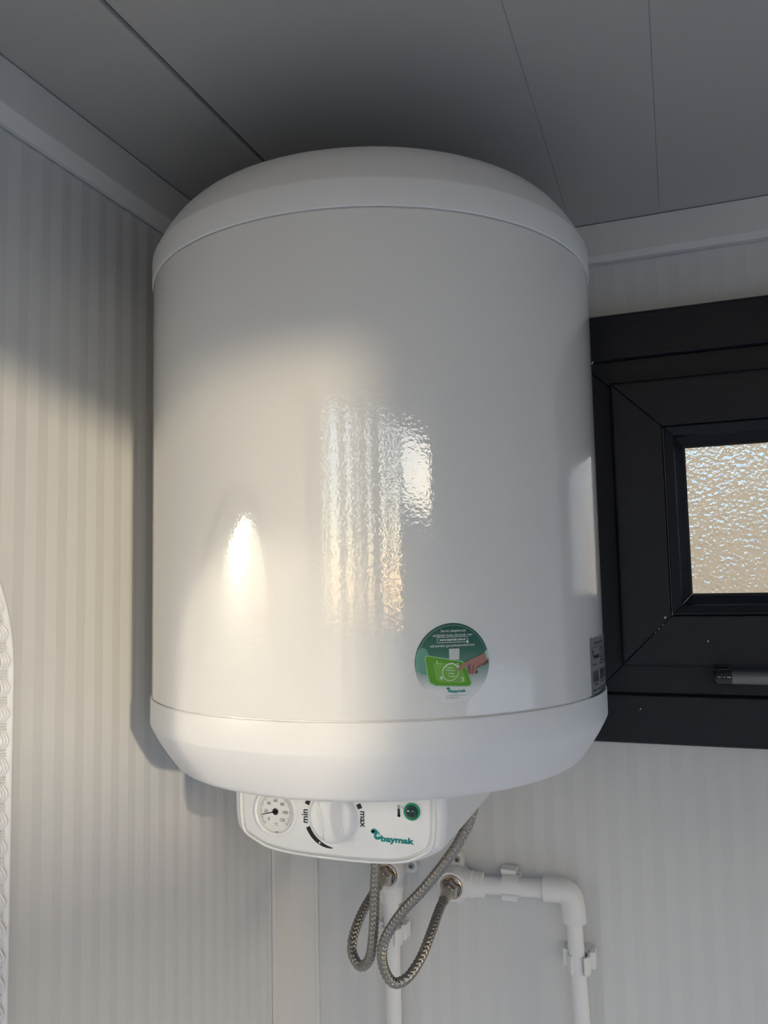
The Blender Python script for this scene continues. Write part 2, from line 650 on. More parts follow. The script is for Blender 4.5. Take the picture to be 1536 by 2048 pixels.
# added screen: hides the low sky, its gaps make bright streaks on the tank
screen = structure(empty('streak_screen', (1.5, -5.0, -0.12)))
gaps = [(0.00, 0.10), (0.24, 0.34), (0.87, 0.20), (1.29, 0.09), (1.71, 0.15), (2.29, 0.20), (2.63, 0.17), (2.92, 0.22)]
x = -0.42
for a, w in gaps + [(3.30, 0.0)]:
    mb = MB()
    mb.box(x, a, -5.08, -5.00, -0.12, 3.45)
    mb.build('board', 'blocker', screen)
    x = a + w
for z in (0.35, 1.50):
    mb = MB()
    mb.box(-0.42, 3.30, -5.18, -5.085, z, z + 0.10)
    mb.build('rail', 'blocker', screen)

# ------------------------------------------------------------------ window
win = structure(empty('window_1', (0.700, 0.0, 1.648)), 'small anthracite window with obscure glass')

def ring(name, x0, x1, z0, z1, prof, parent, materials=('anthracite_h', 'anthracite'), gap=0.00025, bevel=0.0011):
    """four mitred pieces; prof: closed outline of (inset from the outer edge, y)"""
    n = len(prof)
    out = []
    for side in range(4):
        vs = []
        for end in (0, 1):
            for d, yy in prof:
                g = gap
                if side == 0:
                    p = ((x0 + d + g) if end == 0 else (x1 - d - g), yy, z0 + d)
                elif side == 1:
                    p = (x1 - d, yy, (z0 + d + g) if end == 0 else (z1 - d - g))
                elif side == 2:
                    p = ((x1 - d - g) if end == 0 else (x0 + d + g), yy, z1 - d)
                else:
                    p = (x0 + d, yy, (z1 - d - g) if end == 0 else (z0 + d + g))
                vs.append(p)
        mb = MB()
        mb.add(vs, [tuple(range(n)), tuple(range(2 * n - 1, n - 1, -1))] + [(i, i + n, (i + 1) % n + n, (i + 1) % n) for i in range(n)])
        out.append(mb.build(name, materials[side % 2], parent, bevel=(bevel, 2) if bevel else None))
    return out

ring('architrave', 0.3710, 1.0300, 1.6485, 2.1805, [(0, 0.004), (0, -0.018), (0.003, -0.021), (0.057, -0.021), (0.0595, -0.018), (0.0595, 0.004)], win)
ring('frame_rail', 0.4000, 1.0010, 1.6775, 2.1515, [(0, 0.005), (0, 0.055), (0.100, 0.055), (0.100, -0.014), (0.0302, -0.014), (0.0302, 0.005)], win)
sash = ring('sash_rail', 0.4640, 0.9370, 1.7425, 2.0895, [(0, -0.0145), (0, -0.031), (0.003, -0.034), (0.0590, -0.034), (0.0605, -0.031), (0.0605, -0.0145)], win)
ring('glazing_bead', 0.5247, 0.8763, 1.8030, 2.0290, [(0, -0.012), (0, -0.0335), (0.0015, -0.0345), (0.011, -0.030), (0.0125, -0.022), (0.0215, -0.013), (0.0215, -0.010)], win, bevel=0.0006)
ring('gasket', 0.5440, 0.8570, 1.8225, 2.0095, [(0, -0.0075), (0, -0.0128), (0.0045, -0.0122), (0.0050, -0.0105), (0.0050, -0.0075)], win, ('rubber', 'rubber'), bevel=None)
mb = MB()
mb.box(0.5265, 0.8745, -0.0076, -0.0036, 1.805, 2.027)
mb.build('pane', 'glass', win)
# stray white flecks where the foil is nicked
mb = MB()
def fleck(xa, za, s, yy=-0.0347):
    mb.add([(xa, yy, za), (xa + s * 0.5, yy, za + s * 0.2), (xa + s * 0.9, yy, za + s), (xa + s * 0.2, yy, za + s * 0.7)], [(0, 1, 2, 3)])
for xa, za, s in ((0.5152, 1.7985, 0.0032), (0.5128, 1.7905, 0.0018), (0.5080, 1.7857, 0.0022), (0.5040, 1.7815, 0.0020), (0.5615, 1.7715, 0.0022)):
    fleck(xa, za, s)
fleck(0.4820, 1.6890, 0.0022, -0.0216)
fleck(0.4430, 2.1182, 0.0040, -0.0216)
fl = mb.build('nicks', 'fleck', win)
fl['kind'] = 'stuff'
fl['label'] = 'tiny white nicks in the dark foil'
# lever handle lying along the bottom rail
mb = MB()
mb.lathe([(0.0010, 0.0), (0.0065, 0.0004), (0.0082, 0.0022), (0.0084, 0.0165), (0.0078, 0.0180)], (0.5660, -0.0560, 1.7340), 'x', 28)
mb.box(0.5672, 0.5820, -0.0560, -0.0335, 1.7358, 1.7432)
h = mb.build('handle', 'handle_black', win, smooth=40)
h['label'] = 'black and grey lever handle'
mb = MB()
mb.lathe([(0.0070, 0.0), (0.0076, 0.001), (0.0076, 0.120), (0.0070, 0.1215)], (0.5840, -0.0560, 1.7340), 'x', 28)
hb = mb.build('lever_bar', 'handle', None, smooth=40)
hb.parent = h
mb = MB()
mb.box(0.6900, 0.7120, -0.0500, -0.0340, 1.7440, 1.8000)
mb.box(0.6950, 0.7070, -0.0560, -0.0450, 1.7320, 1.7520)
hp = mb.build('handle_plate', 'handle_black', None, bevel=(0.003, 2))
hp.parent = h

# ------------------------------------------------------------------ water heater
AX, AY, ZC = 0.23877, -0.2650, 1.85          # tank axis; ZC: the height the profile numbers refer to
R = 0.2250
heater = tag(empty('water_heater', (AX, AY, ZC - 0.240)),
             'white cylindrical electric water heater on the back wall beside the dark window', 'water heater')
N = 160
mb = MB()
mb.lathe([(0.2230, -0.1075), (0.2230, -0.1044), (0.2246, -0.1040), (R, -0.1036), (R, 0.2946), (0.2246, 0.2950), (0.2230, 0.2954), (0.2230, 0.2990)], (AX, AY, ZC), 'z', N)
mb.build('tank_body', 'tank', heater, smooth=30)

def soften(pts, rounds=3):
    for _ in range(rounds):
        q = [pts[0]]
        for a, b in zip(pts, pts[1:]):
            q += [(0.75 * a[0] + 0.25 * b[0], 0.75 * a[1] + 0.25 * b[1]), (0.25 * a[0] + 0.75 * b[0], 0.25 * a[1] + 0.75 * b[1])]
        pts = q + [pts[-1]]
    return pts
RC = 0.2262
bot_curve = [(RC, -0.1180), (RC, -0.1288), (0.2257, -0.1304), (0.2246, -0.1326), (0.2196, -0.1421)] + soften([(0.2165, -0.1472), (0.2085, -0.1592), (0.1985, -0.1722), (0.1760, -0.1728), (0.1200, -0.1730)])
bot = [(0.2225, -0.1050), (0.2252, -0.1050), (0.2260, -0.1056), (RC, -0.1066)] + bot_curve + [(0.02, -0.1730)]
mb = MB()
mb.lathe(bot, (AX, AY, ZC), 'z', N)
mb.build('bottom_cap', 'cap', heater, smooth=35)
top_curve = [(RC, 0.3060), (RC, 0.3192), (0.2257, 0.3209), (0.2246, 0.3231), (0.2204, 0.3318)] + soften([(0.2170, 0.3378), (0.2090, 0.3505), (0.1944, 0.3652), (0.1606, 0.3715), (0.1000, 0.3745)])
topp = [(0.2225, 0.2964), (0.2252, 0.2964), (0.2260, 0.2970), (RC, 0.2980)] + top_curve + [(0.02, 0.3750)]
mb = MB()
mb.lathe(topp, (AX, AY, ZC), 'z', N)
mb.build('top_cap', 'cap', heater, smooth=35)
for zz in (-0.04, 0.24):
    mb = MB()
    mb.box(AX - 0.09, AX + 0.09, -0.050, 0.0048, ZC + zz - 0.02, ZC + zz + 0.02)
    mb.build('wall_bracket', 'zinc', heater)
# water connections under the tank, behind the control box
INL = [(0.2020, -0.1740), (0.3180, -0.1660)]
for ix, iy in INL:
    mb = MB()
    mb.lathe([(0.0095, 0.0), (0.0105, 0.001), (0.0105, 0.022)], (ix, iy, ZC - 0.1935), 'z', 24)
    mb.build('connection', 'nickel', heater, smooth=40)

# control box
FYO = AY - 0.1250                              # plane of its front face
def F(u, v, w=0.0):
    return (AX + u, FYO - w, ZC + v)

def inset(poly, d):
    """move an open outline inwards (its ends stay level at the top)"""
    out = []
    n = len(poly)
    for i, p in enumerate(poly):
        a, b = poly[max(i - 1, 0)], poly[min(i + 1, n - 1)]
        dx, dy = b[0] - a[0], b[1] - a[1]
        l = math.hypot(dx, dy)
        out.append((p[0] - dy / l * d, p[1] + (dx / l * d if 0 < i < n - 1 else 0)))
    return out

def shell(poly, y_back, y_front, r, steps=7):
    """outline poly (left top, round the bottom, to right top) carried from y_back to a rounded front edge and closed"""
    mb = MB()
    rings_ = [(0.0, y_back)] + [(r * (1 - math.cos(PI / 2 * k / steps)), y_front + r * (1 - math.sin(PI / 2 * k / steps))) for k in range(steps + 1)]
    n = len(poly)
    vs = []
    for d, yy in rings_:
        vs += [(AX + u, yy, ZC + v) for u, v in inset(poly, d)]
    fs = [(k * n + q, k * n + (q + 1) % n, (k + 1) * n + (q + 1) % n, (k + 1) * n + q) for k in range(len(rings_) - 1) for q in range(n)]
    fs.append(tuple(range(n)))
    fs.append(tuple((len(rings_) - 1) * n + q for q in range(n)))
    return mb.add(vs, fs)

outer = soften([(-0.0985, -0.168), (-0.0980, -0.2195), (-0.0880, -0.2270), (-0.0560, -0.2405), (0.0640, -0.2408), (0.0930, -0.2290), (0.1032, -0.2200), (0.1040, -0.168)], 3)
mb = shell(outer, AY + 0.058, FYO, 0.0085)
box = mb.build('control_box', 'box', heater, smooth=50)
mb = MB()
mb.prism([(AX + u * 0.965 + 0.0001, ZC + v * 0.985 - 0.003) for u, v in outer], AY + 0.085, AY + 0.058)
mb.build('control_box_back', 'box', heater, bevel=(0.003, 2))

def sub(o):            # third level: hangs from the control box
    o.parent = box
    o.matrix_parent_inverse = Matrix.Identity(4)
    return o

plate = soften([(-0.0868, -0.172), (-0.0862, -0.2185), (-0.0790, -0.2245), (-0.0525, -0.2355), (0.0585, -0.2358), (0.0830, -0.2252), (0.0912, -0.2180), (0.0915, -0.172)], 3)
mb = shell(plate, FYO + 0.002, FYO - 0.0018, 0.0014, 3)
sub(mb.build('face_plate', 'plate', None, smooth=35))
# a fine bead running round the plate
mb = MB()
bead = [Vector(F(u, v, 0.0004)) for u, v in inset(plate, -0.0030)]
mb.tube(bead, 0.0012, 8)
sub(mb.build('face_bead', 'plate', None, smooth=60))

W0 = 0.0019            # prints sit on the plate
def on_face(lift=0.00012):
    return lambda u, v: F(u, v, W0 + lift)

# thermometer gauge
GU, GV, GR = -0.0530, -0.2028, 0.0213
mb = MB()
mb.lathe([(GR, -0.001), (GR, 0.0016), (GR - 0.0006, 0.0026), (GR - 0.0020, 0.0028), (GR - 0.0028, 0.0022), (GR - 0.0032, 0.0010)], F(GU, GV, W0), '-y', 56, cap0=False, cap1=False)
sub(mb.build('gauge_bezel', 'plate', None, smooth=40))
mb = MB()
mb.lathe([(GR - 0.0030, 0.0003), (0.0001, 0.0004)], F(GU, GV, W0), '-y', 48)
sub(mb.build('gauge_dial', 'dial', None, smooth=40))
fl2 = Flat()
for d in range(0, 121, 2):
    a = math.radians(225 - d * 2.25)
    r0, r1 = (0.0128, 0.0162) if d % 10 == 0 else (0.0140, 0.0162)
    fl2.stroke([(GU + r0 * math.cos(a), GV + r0 * math.sin(a)), (GU + r1 * math.cos(a), GV + r1 * math.sin(a))], 0.00026)
for d in range(0, 121, 20):
    a = math.radians(225 - d * 2.25)
    rr = 0.0096
    fl2.text(str(d), GU + rr * math.cos(a), GV + rr * math.sin(a) - 0.0013, height=0.0027)
fl2.text('°C', GU + 0.0004, GV - 0.0122, height=0.0024)
fl2.stroke([(GU - 0.0003, GV - 0.0178), (GU + 0.0022, GV - 0.0174)], 0.0006)
sub(fl2.build('gauge_markings', on_face(0.0006), 'black', None))
fl2 = Flat()
a = math.radians(193.5)
fl2.stroke([(GU - 0.002 * math.cos(a), GV - 0.002 * math.sin(a)), (GU + 0.0140 * math.cos(a), GV + 0.0140 * math.sin(a))], [0.0009, 0.0007])
fl2.disc(GU, GV, 0.0029)
sub(fl2.build('gauge_needle', on_face(0.0011), 'black', None))

# thermostat knob: a shallow drum with two thumb scoops either side of a ridge
KU, KV, KR = 0.0030, -0.2030, 0.0225
mb = MB()
nr, na = 22, 64
vs, fs = [], []
tilt = math.radians(-8)
for j in range(nr + 1):
    r = KR * j / nr
    for q in range(na):
        a = 2 * PI * q / na
        x_, y_ = r * math.cos(a), r * math.sin(a)
        xr = x_ * math.cos(tilt) - y_ * math.sin(tilt)
        yr = x_ * math.sin(tilt) + y_ * math.cos(tilt)
        rim = 0.0135 * (1 - (r / KR) ** 7)
        half = 0.0028 + 0.0052 * (yr / KR) ** 2
        s = min(max((abs(xr) - half) / 0.0052, 0.0), 1.0)
        s = s * s * (3 - 2 * s)
        depth = 0.0085 * s * max(0.0, 1 - (r / KR) ** 4)
        hgt = max(rim - depth, 0.0)
        vs.append(F(KU + x_, KV + y_, W0 + hgt))
for q in range(na):
    x_, y_ = KR * math.cos(2 * PI * q / na), KR * math.sin(2 * PI * q / na)
    vs.append(F(KU + x_, KV + y_, W0 - 0.001))
for j in range(nr + 1):
    for q in range(na):
        q2 = (q + 1) % na
        fs.append((j * na + q, j * na + q2, (j + 1) * na + q2, (j + 1) * na + q))
mb.add(vs, fs)
me_k = mb.build('thermostat_knob', 'knob', None, smooth=60)
bmk = bmesh.new()
bmk.from_mesh(me_k.data)
bmesh.ops.remove_doubles(bmk, verts=bmk.verts, dist=1e-6)
bmesh.ops.recalc_face_normals(bmk, faces=bmk.faces)
bmk.to_mesh(me_k.data)
bmk.free()
sub(me_k)
rs = 0.0266
sub(Flat().arc(KU, KV, rs, 203, 268, lambda t: 0.0040 * (1 - 0.86 * t ** 3), 28).build('scale_arc', on_face(), 'black', None))
for a0 in (152, 19):
    sub(Flat().arc(KU, KV, rs, a0, a0 + 9, 0.0042, 6).build('scale_block', on_face(), 'black', None))
sub(Flat().text('min', KU - rs + 0.0019, KV - 0.0015, width=0.0118, bold=0.022, rot=PI / 2).build('min_lettering', on_face(), 'black', None))
sub(Flat().text('max', KU + rs - 0.0013, KV - 0.0000, width=0.0135, bold=0.022, rot=-PI / 2).build('max_lettering', on_face(), 'black', None))
fl2 = Flat()
a = math.radians(240)
fl2.disc(KU + rs * math.cos(a), KV + rs * math.sin(a), 0.0009, 16)
sub(fl2.build('scale_dot', on_face(0.0003), 'p_white', None))

# indicator lamp and its thermometer sign
LU, LV = 0.0752, -0.1930
mb = MB()
mb.lathe([(0.0073, -0.001), (0.0073, 0.0014), (0.0068, 0.0020), (0.0058, 0.0020), (0.0054, 0.0014)], F(LU, LV, W0), '-y', 36, cap1=False)
sub(mb.build('indicator_ring', 'led', None, smooth=40))
mb = MB()
mb.lathe([(0.0056, 0.0008), (0.0054, 0.0026), (0.0044, 0.0042), (0.0028, 0.0052), (0.0010, 0.0056), (0.0001, 0.0057)], F(LU, LV, W0), '-y', 32)
sub(mb.build('indicator_lens', 'led_dark', None, smooth=60))
fl2 = Flat()
TU, T0, T1 = 0.0634, -0.1985, -0.1886
fl2.disc(TU, T0 + 0.0014, 0.0014, 20)
fl2.stroke([(TU, T0 + 0.001), (TU, T1 - 0.0030)], 0.0021)
fl2.stroke([(TU - 0.00075, T1 - 0.003), (TU - 0.00075, T1 - 0.0007), (TU, T1), (TU + 0.00075, T1 - 0.0007), (TU + 0.00075, T1 - 0.003)], 0.0005)
fl2.text('°C', TU + 0.0029, T1 - 0.0026, height=0.0019)
sub(fl2.build('thermometer_sign', on_face(), 'black', None))

# maker's lettering with its curled emblem; drawn once in a unit frame (0..10 wide), reused
def logo(fl, x0, y0, s, sy=None):
    sy = sy or s
    m = lambda pts: [(x0 + a * s, y0 + b * sy) for a, b in pts]
    fl.text('baymak', x0 + 2.28 * s, y0, width=7.72 * s, height=2.62 * sy, bold=0.045, align='l')
    fl.stroke(m([(0.30, 2.45), (0.20, 2.75), (0.42, 3.18), (0.85, 3.26), (1.18, 3.00), (1.22, 2.55), (1.05, 2.05), (0.92, 1.55), (0.95, 1.10), (1.22, 0.82), (1.62, 0.80), (2.00, 1.02), (2.25, 1.35)]),
              [0.42 * s, 0.62 * s, 0.78 * s, 0.80 * s, 0.72 * s, 0.62 * s, 0.56 * s, 0.56 * s, 0.60 * s, 0.62 * s, 0.62 * s, 0.60 * s, 0.40 * s])
    fl.disc(x0 + 0.50 * s, y0 + 2.72 * sy, 0.40 * s, 18)
    fl.poly(m([(1.58, 2.55), (1.50, 3.12), (1.72, 2.88), (1.86, 3.08), (1.88, 2.62), (2.05, 2.20), (1.96, 1.75), (1.80, 2.10)]))
    return fl
fl2 = logo(Flat(), 0.0380, -0.2196, 0.00386, 0.00255)
sub(fl2.build('maker_lettering', on_face(), 'teal', None))

# ------------------------------------------------------------------ round service sticker on the tank
S_ANG, S_Z, S_R = math.radians(-54.7), ZC - 0.0632, 0.0302
def on_tank(lift, ang=S_ANG, zc=S_Z):
    def fn(u, v):
        a = ang + u / R
        r = R + lift
        return (AX + r * math.cos(a), AY + r * math.sin(a), zc + v)
    return fn
# drawing frame of the sticker: centre (737, 830), half width 632, half height 695
def sx(X): return (X - 737) / 632 * S_R
def sy_(Y): return -(Y - 830) / 695 * S_R
def SP(pts): return [(sx(a), sy_(b)) for a, b in pts]
CUT = 0.004
disc = Flat()
nb = 64
disc.add([(0, 0)] + [(S_R * math.cos(2 * PI * k / nb), S_R * math.sin(2 * PI * k / nb)) for k in range(nb)], [(0, k + 1, (k + 1) % nb + 1) for k in range(nb)])
sticker = disc.build('service_sticker', on_tank(0.00025), 'sticker', heater, CUT, uv=lambda u, v: (0.5 + u / (2 * S_R), 0.5 + v / (2 * S_R)))
sticker['label'] = 'round green and white service sticker'
def st(fl, name, material, layer):
    o = fl.build(name, on_tank(0.00025 + 0.00012 * layer), material, None, CUT)
    o.parent = sticker
    return o
def clipc(pts, rmax=0.0300):
    out = []
    for a, b in pts:
        l = math.hypot(a, b)
        out.append((a * rmax / l, b * rmax / l) if l > rmax else (a, b))
    return out
st(Flat().arc(0, 0, 0.0286, -20, 250, lambda t: 0.00022, 60), 'rim_line', 'p_dim', 1)
fl2 = Flat()
fl2.poly(clipc(SP([(110, 690), (160, 590), (220, 545), (290, 575), (325, 640), (330, 700), (290, 1020), (200, 1000), (120, 930)])))
st(fl2, 'mint_shape', 'p_mint', 1)
fl2 = Flat()
fl2.poly(SP([(262, 715), (290, 685), (350, 690), (880, 800), (950, 850), (1050, 1190), (1020, 1250), (940, 1255), (420, 1215), (330, 1160), (305, 1060)]))
st(fl2, 'tablet_glow', 'p_glow', 2)
fl2 = Flat()
fl2.poly(SP([(275, 720), (300, 698), (360, 705), (870, 818), (930, 860), (1028, 1190), (1005, 1232), (930, 1238), (430, 1200), (345, 1145), (318, 1050)]))
st(fl2, 'tablet_shape', 'p_green', 3)
fl2 = Flat()
fl2.poly(SP([(400, 820), (480, 800), (800, 870), (880, 930), (950, 1150), (900, 1185), (520, 1160), (440, 1110)]))
st(fl2, 'tablet_sheen', 'p_green2', 4)
fl2 = Flat()
cx, cyy = 685, 985
pts = []
for k in range(40):
    a = 2 * PI * k / 40
    ex, ey = 132 * math.cos(a), 150 * math.sin(a)
    t = math.radians(22)
    pts.append((cx + ex * math.cos(t) - ey * math.sin(t), cyy + ex * math.sin(t) + ey * math.cos(t)))
fl2.stroke(SP(pts), [0.0004 + 0.0005 * max(0, math.cos(2 * PI * (k - 27) / 40)) for k in range(40)], closed=True)
for body, X, Y, hgt in (('1', 470, 845, 70), ('2', 815, 905, 70), ('3', 888, 1155, 75), ('4', 528, 1115, 75)):
    fl2.text(body, sx(X), sy_(Y), height=hgt / 695 * S_R, bold=0.01, rot=0.15)
for (x0, x1, Y) in ((615, 735, 912), (608, 765, 955), (650, 745, 1010), (645, 775, 1058)):
    k = x0
    while k < x1 - 12:
        w = random.choice((14, 22, 30))
        fl2.stroke(SP([(k, Y + (k - 690) * 0.12), (min(k + w, x1), Y + (min(k + w, x1) - 690) * 0.12)]), 0.00055)
        k += w + 9
for X0, Y0, X1, Y1 in ((505, 825, 530, 845), (560, 1085, 580, 1070), (780, 900, 800, 880)):
    fl2.stroke(SP([(X0, Y0), (X1, Y1)]), 0.0003)
st(fl2, 'tablet_print', 'p_white', 5)
fl2 = Flat()
fl2.text('Servis taleplerinizi', sx(752), sy_(290), width=422 / 632 * S_R)
fl2.text('aşağıdaki kodu okutarak veya', sx(742), sy_(362), width=675 / 632 * S_R)
fl2.text('www.baymak.com.tr', sx(738), sy_(440), width=452 / 632 * S_R, bold=0.025)
fl2.text('adresinden gerçekleştirebilirsiniz.', sx(742), sy_(545), width=762 / 632 * S_R)
rb = []
for (X, Y, a0) in ((972, 400, -90), (972, 448, 0), (500, 448, 90), (500, 400, 180)):
    for q in range(5):
        a = math.radians(a0 + 90 * q / 4)
        rb.append((X + 22 * math.cos(a), Y + 22 * math.sin(a)))
fl2.stroke(SP(rb), 0.00035, closed=True)
fl2.poly(SP([(978, 440), (1018, 472), (1000, 476), (1010, 497), (998, 502), (988, 482), (975, 492)]))
st(fl2, 'sticker_lettering', 'p_white', 2)
fl2 = Flat()
fl2.poly(SP([(668, 582), (845, 582), (838, 775), (668, 772)]))
st(fl2, 'blank_patch', 'p_pale', 4)
fl2 = Flat()
fl2.poly(clipc(SP([(1285, 655), (1345, 620), (1375, 720), (1360, 850), (1330, 845), (1300, 750)])))
st(fl2, 'printed_sleeve', 'p_sleeve', 5)
fl2 = Flat()
fl2.poly(SP([(1290, 672), (1180, 730), (1040, 775), (880, 862), (800, 925), (785, 955), (800, 972), (835, 965), (990, 885), (975, 975), (990, 1030), (1060, 1048), (1110, 1035), (1150, 935), (1250, 890), (1330, 830), (1310, 740)]))
st(fl2, 'printed_hand', 'p_skin', 6)
fl2 = Flat()
fl2.poly(SP([(990, 885), (1020, 850), (1030, 950), (1020, 1040), (985, 1025), (972, 970)]))
fl2.poly(SP([(1060, 870), (1090, 880), (1085, 960), (1060, 1045), (1040, 1040), (1058, 950)]))
fl2.poly(SP([(1110, 1000), (1150, 935), (1250, 890), (1330, 830), (1335, 800), (1260, 855), (1140, 900)]))
st(fl2, 'printed_finger_shade', 'p_skin_m', 7)
fl2 = Flat()
fl2.poly(SP([(1100, 1030), (1120, 985), (1148, 985), (1152, 1010), (1130, 1035)]))
fl2.poly(SP([(1240, 885), (1315, 835), (1345, 770), (1350, 850), (1250, 900)]))
st(fl2, 'printed_deep_shade', 'p_skin_d', 8)
fl2 = logo(Flat(), sx(612), sy_(1340), 33 / 632 * S_R, 25.5 / 695 * S_R)
st(fl2, 'sticker_maker_lettering', 'teal', 2)
fl2 = Flat()
fl2.stroke(SP([(612, 1393), (945, 1393)]), 0.00025)
fl2.text('BDR THERMEA GROUP', sx(715), sy_(1438), width=205 / 632 * S_R, bold=0.02)
st(fl2, 'sticker_small_print', 'p_grey', 2)

# ------------------------------------------------------------------ silver rating label round the side of the tank
L_ANG, L_Z = math.radians(-13.7), ZC - 0.0540
LW, LH = 0.062, 0.0512
lab = Flat()
nu = 16
for i in range(nu):
    a, b = LW * i / nu, LW * (i + 1) / nu
    lab.poly([(a, 0), (a, -LH), (b, -LH), (b, 0)])
rating = lab.build('rating_label', on_tank(0.0005, L_ANG, L_Z), 'silver', heater, CUT)
rating['label'] = 'silver rating label with barcodes'
def lb(fl, name, material, layer):
    o = fl.build(name, on_tank(0.0005 + 0.00012 * layer, L_ANG, L_Z), material, None, CUT)
    o.parent = rating
    return o
fl2 = Flat()
fl2.stroke([(0.0015, -0.0085), (0.060, -0.0085)], 0.0004)
logo(fl2, 0.0035, -0.0182, 0.00225, 0.00215)
fl2.stroke([(0.0035, -0.0235), (0.0155, -0.0235)], 0.0008)
def barcode(u0, v0, w, hgt):
    u = u0
    while u < u0 + w:
        b = random.choice((0.0004, 0.0007, 0.0011))
        fl2.stroke([(u, v0), (u, v0 - hgt)], b)
        u += b + random.choice((0.0006, 0.0009))
barcode(0.0045, -0.0290, 0.016, 0.0100)
barcode(0.0270, -0.0290, 0.026, 0.0095)
def scrib(u0, u1, v, t):
    u = u0
    while u < u1 - 0.0006:
        w = random.choice((0.0010, 0.0017, 0.0026))
        fl2.stroke([(u, v), (min(u + w, u1), v)], t)
        u += w + 0.0006
scrib(0.0085, 0.0165, -0.0408, 0.0012)
scrib(0.0300, 0.0480, -0.0402, 0.0012)
for q in range(6):
    scrib(0.0280, 0.0560, -0.0110 - q * 0.0026, 0.0010)
scrib(0.0035, 0.0115, -0.0458, 0.0015)
scrib(0.0135, 0.0500, -0.0453, 0.0010)
scrib(0.0230, 0.0560, -0.0474, 0.0010)
scrib(0.0040, 0.0580, -0.0497, 0.0013)
lb(fl2, 'label_print', 'label_ink', 1)
fl2 = Flat()
scrib(0.0095, 0.0520, -0.0050, 0.0028)
lb(fl2, 'label_heading', 'label_faded', 1)

# ------------------------------------------------------------------ plumbing on the back wall
def lug(mb, cx_, cz_, ang, r=0.0085, reach=0.018):
    """a screw tab of the wall elbow: a strip ending in a round eye"""
    dx, dz = math.cos(ang), math.sin(ang)
    px, pz = -dz, dx
    poly = [(cx_ + px * r - dx * reach, cz_ + pz * r - dz * reach)]
    for q in range(13):
        a = ang + PI / 2 - PI * q / 12
        poly.append((cx_ + r * math.cos(a), cz_ + r * math.sin(a)))
    poly.append((cx_ - px * r - dx * reach, cz_ - pz * r - dz * reach))
    mb.prism(poly, 0.0040, -0.0045)

def screw(cx_, cz_, parent):
    mb = MB()
    mb.lathe([(0.0042, 0.0), (0.0042, 0.0012), (0.0034, 0.0022), (0.0012, 0.0026)], (cx_, -0.0045, cz_), '-y', 20)
    y0 = -0.0045 - 0.0027
    for a in (0.6, 0.6 + PI / 2):
        c, s = math.cos(a), math.sin(a)
        l, w = 0.0026, 0.0006
        mb.add([(cx_ + c * l - s * w, y0, cz_ + s * l + c * w), (cx_ - c * l - s * w, y0, cz_ - s * l + c * w), (cx_ - c * l + s * w, y0, cz_ - s * l - c * w), (cx_ + c * l + s * w, y0, cz_ + s * l - c * w)], [(0, 1, 2, 3)], 1)
    o = mb.build('screw', ['zinc', 'black'], None, smooth=40)
    o.parent = parent
    return o

def wall_elbow(parent, cx_, cz_, out_dir, lugs):
    """out_dir: (dx, dz) the way the pipe leaves"""
    mb = MB()
    mb.lathe([(0.0165, 0.0), (0.0165, 0.014), (0.0182, 0.016), (0.0188, 0.020), (0.0188, 0.0400), (0.0180, 0.0412), (0.0150, 0.0412), (0.0146, 0.0390)], (cx_, 0.0030, cz_), '-y', 40)
    dx, dz = out_dir
    yc = -0.0215
    prof = [0.0, 0.010, 0.0245, 0.0255, 0.0380, 0.0390]
    rad = [0.0165, 0.0165, 0.0162, 0.0152, 0.0150, 0.0138]
    pts = [(cx_ + dx * t, yc, cz_ + dz * t) for t in prof]
    mb.tube(pts, lambda i, a: rad[i], 32)
    for a, reach in lugs:
        lug(mb, cx_ + 0.0235 * math.cos(a), cz_ + 0.0235 * math.sin(a), a, reach=reach)
    e = mb.build('wall_elbow', 'ppr', parent, smooth=40)
    for a, reach in lugs:
        screw(cx_ + 0.0235 * math.cos(a), cz_ + 0.0235 * math.sin(a), e)
    mb = MB()
    mb.lathe([(0.0144, 0.036), (0.0144, 0.0425), (0.0128, 0.0432), (0.0118, 0.0420), (0.0105, 0.0420)], (cx_, 0.0030, cz_), '-y', 36, cap0=False, cap1=False)
    ins = mb.build('threaded_insert', 'nickel', None, smooth=40)
    ins.parent = e
    return e

P1X, P1Z = 0.1580, 1.4690
pipe_a = tag(empty('water_pipe', (P1X, -0.0215, 1.0)), 'white plastic pipe running straight down below the control box', 'pipe', 'wall water pipes')
wall_elbow(pipe_a, P1X, P1Z, (0.0, -1.0), [(0.10, 0.018), (PI - 0.1, 0.018)])
mb = MB()
mb.tube([(P1X, -0.0215, P1Z - 0.030), (P1X + 0.0005, -0.0215, 1.2), (P1X + 0.0005, -0.0215, 0.6)], 0.0102, 28)
mb.build('pipe', 'ppr', pipe_a, smooth=40)

P2X, P2Z = 0.2452, 1.4630
CXE, CZE = 0.3925, 1.4690
pipe_b = tag(empty('water_pipe', (CXE, -0.0215, 1.0)), 'white plastic pipe that turns a right-angle elbow under the window', 'pipe', 'wall water pipes')
wall_elbow(pipe_b, P2X, P2Z, (1.0, 0.03), [(PI / 2 + 0.02, 0.018), (-PI / 2, 0.018)])
mb = MB()
mb.tube([(P2X + 0.030, -0.0215, P2Z + 0.0008), (CXE - 0.022, -0.0215, CZE - 0.001)], 0.0107, 28)
mb.build('pipe', 'ppr', pipe_b, smooth=40)
